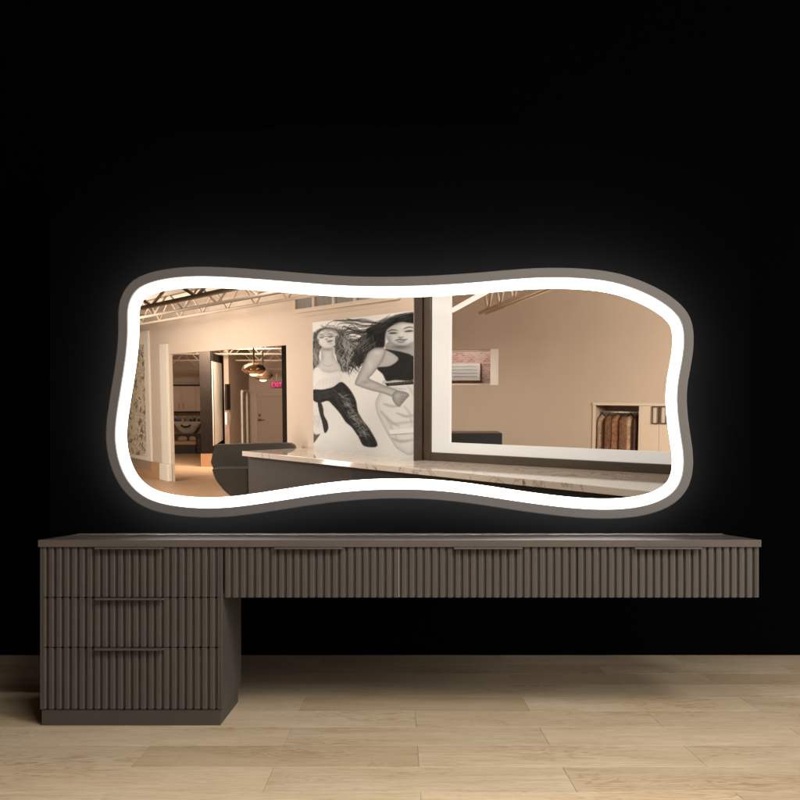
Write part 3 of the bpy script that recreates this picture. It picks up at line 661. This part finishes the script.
bcols = [('orange', (0.6, 0.15, 0.05)), ('blue', (0.03, 0.13, 0.45)), ('blue', (0.04, 0.16, 0.5)), ('red', (0.55, 0.1, 0.05)), ('pale', (0.6, 0.55, 0.5)), ('olive', (0.25, 0.24, 0.05)), ('dark green', (0.03, 0.10, 0.08)), ('black', (0.03, 0.03, 0.03)), ('dark teal', (0.03, 0.09, 0.10))]
for i, ((cn, cc), xx) in enumerate(zip(bcols, (173.5, 175.4, 177.2, 180.2, 182.6, 184.8, 190.8, 194.4, 198.8))):
    a, z = H.px(xx, 421.6, 0.2); zz = H.px(xx, 418.6-0.8*(i % 2), 0.2)[1]; h_ = zz-z; p = H.pt(a, z+0.001, 0.2)
    bt = empty('bottle', p, ('orange bottle at the left end of the shelf', 'blue bottle beside the orange one on the shelf', 'blue bottle beside the red one on the shelf', 'red bottle between the blue and pale ones on the shelf', 'pale bottle between the red and olive ones on the shelf', 'olive bottle above the neck rest of the basin', 'dark green bottle right of the olive one on the shelf', 'black bottle between the dark green and teal ones on the shelf', 'dark teal bottle at the right end of the shelf')[i], 'bottle', 'bottles on the shelf')
    bm = bmesh.new(); lathe(bm, [(0.045, 0), (0.045, h_*0.72), (0.018, h_*0.9), (0.018, h_)], p, 10); link('flask', bm, mat('bottle_'+cn.replace(' ', '_'), cc, 0.3), bt)
    bm = bmesh.new(); lathe(bm, [(0.02, h_+0.0005), (0.02, h_+0.07)], p, 8); link('cap', bm, M['porcelain'], bt)
# wash basin and chair
a, z = H.px(187.5, 433.5, 0.5); p = H.pt(a, z, 0.5); zz = H.px(187, 423.4, .5)[1]-z
wb = empty('wash_basin', p, 'white porcelain wash basin with black neck rest', 'basin')
bm = bmesh.new(); lathe(bm, [(0.22, 0), (0.30, zz*0.3), (0.42, zz*0.75), (0.46, zz), (0.40, zz), (0.30, zz*0.5), (0.02, zz*0.4)], p, 24, 1, 0.6); link('bowl', bm, M['porcelain'], wb)
a2_, z2_ = H.px(185.6, 424.6, .82)
bm = bmesh.new()
tube(bm, [H.pt(a2_+0.16*math.cos(t), z2_-0.05*math.sin(t)*1.6, 0.80) for t in [math.pi*j/8 for j in range(9)]], 0.035, 8); link('neck_rest', bm, M['blackbox'], wb)
H.box('pedestal', a-0.2, a+0.2, FZ, z-0.001, 0.3, 0.6, M['porcelain'], wb)
ch = empty('wash_chair', H.pt(a, FZ, 1.6), 'dark leather wash chair with tan cushions below the basin', 'chair')
H2 = FR(34.0)
H2.pbox('front', 168, 445, 196, 464, -0.6, 0.0, M['chair'], ch, 0.02)
H2.pbox('seat', 168, 441.5, 196, 445, -0.6, -0.05, M['cushion'], ch, 0.02)
H2.pbox('back_panel', 168, 434, 203, 441.5, -0.75, -0.62, M['chair'], ch, 0.02)
H2.pbox('arm', 196.3, 438, 201.5, 464, -0.6, 0.1, M['chair'], ch, 0.03)
for x0, x1 in ((177, 187.5), (188.5, 196)):
    cq, cz = H2.px((x0+x1)/2, 438.9, -0.4)
    bm = bmesh.new(); hw_ = (x1-x0)/2*34.4/F; lathe(bm, [(0.02, -0.10), (hw_*0.8, -0.08), (hw_, 0.0), (hw_*0.8, 0.07), (0.02, 0.10)], H2.pt(cq, cz, -0.45), 16, 1, 0.35); link('cushion', bm, M['cushion'], ch)
# dark column
D = FR(28.5)
col = empty('dark_column', D.pt(D.px(206, 468)[0], FZ), 'dark brown square column with tan wooden foot inside the hall', 'column')
c0 = D.px(200.5, 420, 0)[0]; c1 = D.px(211.3, 420, 0)[0]
D.box('shaft', c0, c1, FZ+0.38, 2.9, -0.5, 0, M['darkwood'], col)
D.box('foot', c0-0.01, c1+0.01, FZ, FZ+0.379, -0.5, 0.015, M['tan'], col)
# framed panel turning back from the column
T = Frame(at_w(211.5, 400, 28.6), at_w(226, 400, 33.5))
fp = empty('framed_panel', T.pt(T.px(218, 446)[0], FZ), 'pale tall panel in a dark frame behind the column', 'panel')
ta = T.px(211.6, 400)[0]; tb = T.px(226, 400)[0]; tz1_ = T.px(213, 353)[1]; 
T.box('backing', ta, tb, FZ, tz1_, -0.12, 0, M['darkwood'], fp)
T.box('pale_sheet', T.px(212.6, 400, .02)[0], T.px(222.3, 400, .02)[0], T.px(213, 446, .02)[1], T.px(213, 361.5, .02)[1], 0.001, 0.03, M['swhite'], fp)
# corridor
K = Frame(at_w(229, 400, 31.5), at_w(249, 400, 35.9))
kw = K.box('corridor_wall', 0, (at_w(249, 400, 35.9)-at_w(229, 400, 31.5)).length, FZ, 2.7, -0.15, 0, M['hall']); tag(kw, kind='structure')
sw_ = K.pbox('dark_picture', 226.8, 384, 230.4, 410, 0.001, 0.06, M['darkwood']); tag(sw_, 'small dark picture on the corridor wall', 'picture')
tb_ = K.pbox('white_notice_box', 226.8, 412, 230.6, 424, 0.07, 0.12, M['porcelain']); tag(tb_, 'small white box below the dark picture', 'box')
tri = empty('door_frame', K.pt(K.px(245, 445)[0], FZ), 'cream door frame on the corridor side wall', 'door frame')
K.pbox('jamb', 243, 391, 244.3, 465, 0.001, 0.06, M['swhite'], tri); K.pbox('jamb', 248, 391, 249, 465, 0.001, 0.06, M['swhite'], tri); K.pbox('head', 243, 390, 249, 392, 0.001, 0.07, M['swhite'], tri)
dr = empty('exit_door', H.pt(H.px(270, 465)[0], FZ), 'plain tan hall door with lever handle under the red exit sign', 'door')
H.pbox('leaf', 257.5, 396, 290, 463, 0.001, 0.06, mat('door_tan', (0.37, 0.27, 0.20), 0.6), dr)
H.pbox('jamb', 254.6, 393.6, 257.3, 463, 0.001, 0.10, M['hall'], dr); H.pbox('head', 257.3, 393.6, 290, 395.8, 0.001, 0.09, M['hall'], dr)
H.pbox('deadbolt', 258.4, 414, 260.6, 416.2, 0.061, 0.10, M['metal'], dr, 0.01); H.pbox('lever_plate', 257.8, 418.8, 261, 421, 0.061, 0.10, M['metal'], dr, 0.01); H.pbox('lever', 260.5, 419.5, 264.4, 420.5, 0.07, 0.11, M['metal'], dr)
jm = FR(23.0).pbox('dark_post', 282.4, 338, 286.6, 500, -0.15, 0, M['darkwood']); tag(jm, 'dark brown post at the right edge of the hall opening', 'post')
# exit sign
X = FR(31.0)
ex = empty('exit_sign', X.pt(X.px(277, 388)[0], X.px(277, 388)[1]), 'glowing pink red EXIT sign hanging in the corridor', 'sign')
X.pbox('case', 270.6, 381.4, 282.6, 388.2, -0.06, 0, M['exit_face'], ex)
X.pbox('hanger', 276.2, 374, 276.8, 381.3, -0.04, -0.02, M['metal'], ex)
def stroke(x0, y0, x1, y1, t=0.55):
    bm = bmesh.new(); a, z = X.px(x0, y0, .012); b, z1 = X.px(x1, y1, .012); tt = t/F*31/2
    tube(bm, [X.pt(a, z, 0.012), X.pt(b, z1, 0.012)], tt, 4, smooth=False); link('letter_stroke', bm, M['exit_letter'], ex)
for s4 in ((272, 382.6, 272, 387), (272, 382.8, 274, 382.8), (272, 384.8, 273.7, 384.8), (272, 386.9, 274, 386.9), (274.7, 382.6, 277, 387), (277, 382.6, 274.7, 387), (278, 382.6, 278, 387), (278.9, 382.8, 281.4, 382.8), (280.1, 382.8, 280.1, 387)): stroke(*s4)
# pendants
def pendant(cx, cy, rx, ry, W, label):
    Q = FR(W); a, z = Q.px(cx, cy); p = Q.pt(a, z); r = rx/F*W; h = ry/F*W
    t = empty('pendant_lamp', p, label, 'pendant lamp', 'bronze pendant lamps in the hall')
    bm = bmesh.new()
    lathe(bm, [(r*0.10, h*1.0), (r*0.45, h*0.92), (r*0.8, h*0.6), (r*0.98, h*0.15), (r, -h*0.05), (r*0.93, -h*0.3), (r*0.75, -h*0.6), (r*0.55, -h*0.8)], p, 28)
    link('shade', bm, M['bronze'], t)
    bm = bmesh.new(); lathe(bm, [(r*0.02, -h*1.15), (r*0.22, -h*1.1), (r*0.34, -h*0.95), (r*0.36, -h*0.82)], p, 16); link('bulb', bm, M['bulb'], t)
    bm = bmesh.new(); tube(bm, [p+Vector((0, 0, h)), Vector((p.x, p.y, 3.19))], 0.025, 8); link('stem', bm, M['metal'], t)
pendant(253.8, 369, 11.8, 6.2, 27.5, 'bronze disc pendant lamp, the nearer and larger of the two in the hall')
pendant(263, 375.5, 9.8, 5.2, 30, 'bronze disc pendant lamp, the smaller one partly behind the other')
# hall ceiling lattice
for i, (W_, z_) in enumerate(((34.5, 2.0), (33, 2.25), (31, 2.4), (29.3, 2.5))):
    Q = FR(W_); a = Q.px(168, 360)[0]; b = Q.px(290, 360)[0]
    t = empty('hall_truss', Q.pt((a+b)/2, z_), 'slim cream lattice beam across the hall ceiling, %s row from the back' % ('first', 'second', 'third', 'fourth')[i], 'truss', 'hall ceiling lattice')
    bm = bmesh.new(); tube(bm, [Q.pt(a, z_), Q.pt(b, z_)], 0.03, 6); link('bottom_chord', bm, M['beam'], t)
    bm = bmesh.new(); tube(bm, [Q.pt(a, z_+0.5), Q.pt(b, z_+0.5)], 0.03, 6); link('top_chord', bm, M['beam'], t)
    for j in range(8):
        x0 = a+(b-a)*j/8; x1 = a+(b-a)*(j+1)/8
        if j % 2: x0, x1 = x1, x0
        bm = bmesh.new(); tube(bm, [Q.pt(x0, z_), Q.pt(x1, z_+0.5)], 0.02, 5); link('web_bar', bm, M['beam'], t)

# ---- sofa beside the desk
ZC = at_w(690, 496, 10.05).z                    # height of the marble top
A_ = on_z(242, 451, ZC); B_ = on_z(600, 486.3, ZC)
SF = FR(17.6)
so = empty('sofa', SF.pt(SF.px(250, 500)[0], FZ), 'grey green leather tub sofa behind the end of the marble desk', 'sofa')
bm = bmesh.new()
prof = spline([(214.5, 447), (216.5, 445), (222, 444.6), (250, 443.8), (285, 443.2), (292, 444.5), (295, 449), (296, 470), (255, 471), (213.6, 469.2)], 3)
def slab(pts, k0, k1):
    bm = bmesh.new(); q = [SF.px(x, y, k1) for x, y in pts]
    f = [bm.verts.new(SF.pt(a, z, k1)) for a, z in q]; b = [bm.verts.new(SF.pt(a, z, k0)) for a, z in q]
    bm.faces.new(f); bm.faces.new(b)
    for i in range(len(f)): bm.faces.new((f[i], f[(i+1) % len(f)], b[(i+1) % len(f)], b[i]))
    return bm
bm.free()
link('backrest', slab(prof, -0.35, -0.1), M['sofa'], so)
link('seat', slab(spline([(212.6, 470.6), (214.5, 469), (240, 468.6), (278, 468.8), (281, 472), (281, 503), (277, 506), (252, 504.8), (240, 501), (228, 494), (219.5, 485), (215, 478)], 4), -0.35, 0.45), M['sofa'], so)
SF.box('base', SF.px(232, 500)[0], SF.px(285, 500)[0], FZ, FZ+0.06, -0.3, 0.3, M['metal'], so)

# ---- marble reception desk
dk = empty('reception_desk', ((A_.x+B_.x)/2, (A_.y+B_.y)/2, FZ), 'long reception desk with cream marble top and dark front', 'desk')
DF = Frame(A_, B_); L_ = (B_-A_).length*1.27
bm = bmesh.new()
wd = 2.3
inn = -DF.n
def dq(s_, k_): return DF.pt(s_, 0, k_)
DF.bx(bm, 0, L_, ZC-0.085, ZC, -wd, 0, 0.006); link('marble_top', bm, M['marble'], dk)
s353 = DF.px(353, 475, -0.12)[0]
DF.box('front_panel', 0.03, s353, FZ, ZC-0.087, -wd+0.1, -0.10, M['desk'], dk)
DF.box('dark_front_panel', s353+0.001, L_-0.05, FZ, ZC-0.087, -wd+0.1, -0.101, M['desk2'], dk)

# ---- bronze frame with lit white band standing on the desk
P0 = on_z(417, 459.4, ZC); P1 = on_z(670, 474.0, ZC)
LF = Frame(P0, P1)
lf = empty('lit_frame', (P0.x, P0.y, ZC), 'tall dark bronze frame with lit white inner band standing on the desk', 'frame')
l0 = LF.px(412.6, 400, .06)[0]; l1 = LF.px(430.7, 400, .05)[0]; l2 = LF.px(449.7, 400, .02)[0]
r2_ = LF.px(735, 420)[0]
b1 = LF.px(431, 452.3, .05)[1]; b2 = LF.px(450, 442.6, .02)[1]; TZ = 3.3
LF.box('stile', l0, l1, ZC+0.002, TZ, -0.10, 0.06, M['darkframe'], lf, 0.006)
LF.box('stile', r2_+(l2-l1), r2_+(l2-l0), ZC+0.002, TZ, -0.10, 0.06, M['darkframe'], lf, 0.006)
LF.box('bottom_rail', l1+0.001, r2_+(l2-l1)-0.001, ZC+0.002, b1, -0.10, 0.05, M['darkframe'], lf, 0.006)
LF.box('top_rail', l1+0.001, r2_+(l2-l1)-0.001, TZ-0.2, TZ, -0.10, 0.05, M['darkframe'], lf, 0.006)
LF.box('lit_band', l1+0.001, l2, b1+0.001, TZ-0.201, -0.03, 0.02, M['band'], lf)
LF.box('lit_band', l2+0.001, r2_, b1+0.001, b2, -0.03, 0.02, M['band'], lf)
LF.box('lit_band', r2_+0.001, r2_+(l2-l1)-0.002, b1+0.001, TZ-0.201, -0.03, 0.02, M['band'], lf)

# ---- room beyond the lit frame
R_ = Frame(at_w(405, 400, 23.5), at_w(720, 400, 19.5))
w0 = R_.px(428, 366)[0]; w1 = R_.px(498.5, 366)[0]; wz1 = R_.px(474, 349.5)[1]; wz0 = R_.px(474, 385)[1]
ra = R_.px(395, 400)[0]; rb = R_.px(760, 400)[0]
bm = bmesh.new()
R_.bx(bm, ra, w0, FZ, CEIL, -0.35, 0); n0 = R_.px(594.2, 430)[0]; n1 = R_.px(640, 430)[0]; nz = R_.px(630, 405)[1]
R_.bx(bm, w1, n0, FZ, CEIL, -0.35, 0); R_.bx(bm, n0, n1, nz, CEIL, -0.35, 0); R_.bx(bm, n1, rb, FZ, CEIL, -0.35, 0); R_.bx(bm, w0, w1, FZ, wz0, -0.35, 0); R_.bx(bm, w0, w1, wz1, CEIL, -0.35, 0)
tag(link('side_wall', bm, M['rwall']), kind='structure')
wn = empty('side_window', R_.pt((w0+w1)/2, wz0), 'small high window with white reveal looking onto red brick', 'window')
wt = 0.035
R_.box('reveal', w1-0.20, w1-0.001, wz0, wz1, -0.34, 0.004, M['porcelain'], wn); R_.box('frame_bar', w0, w1-0.161, wz1-wt, wz1, -0.3, -0.2, M['swhite'], wn); R_.box('frame_bar', w0, w1-0.161, wz0, wz0+wt, -0.3, -0.2, M['swhite'], wn)
def brickmat():
    m = mat('red_brick', (0.4, 0.15, 0.1), 0.9); N = m.node_tree.nodes; L = m.node_tree.links
    tc = N.new('ShaderNodeTexCoord'); mp_ = N.new('ShaderNodeMapping'); mp_.inputs['Rotation'].default_value = (math.pi/2, 0, 0); L.new(tc.outputs['Object'], mp_.inputs[0])
    b = N.new('ShaderNodeTexBrick'); b.inputs['Scale'].default_value = 5.5; b.inputs['Color1'].default_value = (0.34, 0.15, 0.10, 1); b.inputs['Color2'].default_value = (0.48, 0.29, 0.22, 1); b.inputs['Mortar'].default_value = (0.50, 0.43, 0.38, 1)
    L.new(mp_.outputs[0], b.inputs['Vector']); L.new(b.outputs['Color'], N['Principled BSDF'].inputs['Base Color']); return m
bw = R_.box('brick_wall', w0-1.2, w1+1.2, wz0-0.8, wz1+0.8, -1.7, -1.5, brickmat()); tag(bw, 'red brick wall outside the small side window', 'brick wall')
sg = empty('notice_board', R_.pt(R_.px(465, 380, -1.4)[0], R_.px(465, 382, -1.4)[1], -1.4), 'white board with faint grey lines on the brick wall outside', 'sign')
R_.pbox('board', 440, 363.5, 480, 380.5, -1.499, -1.44, M['porcelain'], sg)
for r_ in range(4): R_.pbox('line', 452, 366+r_*3.4, 477, 366.5+r_*3.4, -1.439, -1.436, M['p_skin'], sg)
bc = FR(18.3).pbox('black_cabinet', 436, 433.2, 502, 500, -0.9, 0, M['blackbox'], None, 0.01); tag(bc, 'low black cabinet beneath the small side window', 'cabinet')
# tube lamp
bm = bmesh.new(); tube(bm, [at_w(447, 311.5, 18.5), at_w(453, 310, 18.3), at_w(480, 295, 16.6), at_w(500, 284, 15.6)], 0.045, 8)
tl = link('tube_lamp', bm, mat('tube_lamp', (0.8, 0.8, 0.8), 0.5, emit=(1, 0.95, 0.88), estr=0.85)); tag(tl, 'slim white tube lamp under the ceiling beside the cream truss', 'lamp')
# truss
q0_ = at_w(483, 313, 20.3); q1_ = at_w(556, 284.5, 14.5); q1_.z = q0_.z
st = empty('roof_truss', q0_, 'cream steel truss ending at the side wall above the lit frame', 'truss', 'cream roof trusses')
up = Vector((0, 0, 0.55)); sd = Vector((0.06, 0, 0))
for s_ in (-1, 1):
    bm = bmesh.new(); tube(bm, [q0_+sd*s_, q1_+sd*s_], 0.035, 6); link('bottom_chord', bm, M['beam'], st)
bm = bmesh.new(); tube(bm, [q0_+up, q1_+up], 0.04, 6); link('top_chord', bm, M['beam'], st)
for j in range(10):
    a = q0_.lerp(q1_, j/10); b = q0_.lerp(q1_, (j+1)/10)
    if j % 2 == 0: a = a+up
    else: b = b+up
    bm = bmesh.new(); tube(bm, [a, b], 0.028, 6); link('web_bar', bm, M['beam'], st)
# wardrobe with coats
Cw = R_
wr = empty('wardrobe', Cw.pt(Cw.px(640, 448)[0], FZ, -0.3), 'cream built-in wardrobe with open hanging bay and dark square handles', 'wardrobe')
c0 = Cw.px(593, 430)[0]; c1 = Cw.px(595.6, 430)[0]; c2 = Cw.px(639, 430)[0]; c3 = Cw.px(725, 430)[0]; cz = Cw.px(630, 403)[1]; cz2 = Cw.px(630, 405.6)[1]
wm = mat('wardrobe_cream', (0.60, 0.50, 0.385), 0.55)
Cw.box('side', c0, c1, FZ, cz2, 0.001, 0.03, wm, wr); Cw.box('lid', c0, c3, cz2+0.001, cz, 0.001, 0.05, wm, wr); Cw.box('back', c0, c2+0.1, FZ, cz2, -0.8, -0.76, wm, wr)
Cw.box('inner_side', n0-0.06, n0-0.001, FZ, cz2, -0.759, -0.351, wm, wr); Cw.box('inner_side', n1+0.001, n1+0.06, FZ, cz2, -0.759, -0.351, wm, wr); Cw.box('inner_top', n0-0.06, n1+0.06, cz2+0.001, cz2+0.05, -0.80, -0.351, wm, wr)
Cw.box('divider', c2, c2+0.04, FZ, cz2, 0.001, 0.03, wm, wr)
cdm = Cw.px(659.4, 430)[0]
for a, b, hx in ((c2+0.041, cdm-0.003, 1), (cdm+0.003, c3, -1)):
    d_ = Cw.box('door', a, b, FZ+0.05, cz2-0.002, 0.001, 0.03, wm, wr, 0.003)
    x0, x1 = (651.6, 658.6) if hx == 1 else (660.0, 667.0)
    for nm, q in (('handle', (x0, 406.2, x0+1, 424)), ('handle', (x1-1, 406.2, x1, 424)), ('handle', (x0+1.02, 406.2, x1-1.02, 407.2)), ('handle', (x0+1.02, 423, x1-1.02, 424))):
        Cw.pbox(nm, *q, 0.031, 0.065, M['darkframe'], d_)
bm = bmesh.new(); rz = Cw.px(615, 412.2, -0.3)[1]; tube(bm, [Cw.pt(c1, rz, -0.3), Cw.pt(c2, rz, -0.3)], 0.02, 8); link('rail', bm, M['porcelain'], wr)
coats = [(602, 'pale tan', (0.36, 0.24, 0.16), 5.2), (609.5, 'dark brown', (0.14, 0.075, 0.045), 4.2), (617.5, 'rust brown', (0.27, 0.135, 0.075), 6.2), (624.5, 'brown', (0.17, 0.09, 0.055), 4.0), (630.5, 'camel', (0.38, 0.25, 0.15), 5.8), (637, 'dark', (0.08, 0.05, 0.04), 3.0)]
for i, (cx_, nm, cc, hw) in enumerate(coats):
    kk = -0.28+0.06*(i % 2); a, _ = Cw.px(cx_, 425, kk); r = hw/F*21.0*1.12
    t = empty('coat', Cw.pt(a, FZ+0.6, kk), nm+' coat hanging in the open wardrobe bay', 'coat', 'coats hanging in the wardrobe')
    bm = bmesh.new(); zt_ = rz-0.07; n = 18; rings = []
    for f_, zz_ in ((0.22, 0.0), (0.55, -0.03), (0.85, -0.09), (0.95, -0.2), (0.9, -0.4), (0.95, -0.65), (1.05, -0.95), (1.08, -1.05)):
        rings.append([bm.verts.new(Cw.pt(a+r*f_*math.cos(q*2*math.pi/n)*(1+0.06*math.sin(q*5+i)), zt_+zz_+0.012*math.sin(q*3+i), kk+0.2*f_*math.sin(q*2*math.pi/n)*(1+0.12*math.sin(q*4+i)))) for q in range(n)])
    for u_, v_ in zip(rings, rings[1:]):
        for q in range(n):
            f = bm.faces.new((u_[q], u_[(q+1) % n], v_[(q+1) % n], v_[q])); f.smooth = True
    bm.faces.new(rings[0]); bm.faces.new(rings[-1]); link('garment', bm, mat('coat_'+nm.replace(' ', '_'), cc, 0.95, var=0.45, vscale=16, bump=1.0, bscale=40, spec=0.1), t)
    bm = bmesh.new(); tube(bm, [Cw.pt(a-r*0.5, zt_-0.01, kk), Cw.pt(a, zt_+0.05, kk), Cw.pt(a+r*0.5, zt_-0.01, kk)], 0.012, 6); tube(bm, [Cw.pt(a, zt_+0.04, kk), Cw.pt(a, rz+0.01, kk)], 0.008, 6); link('hanger', bm, M['blackbox'], t)
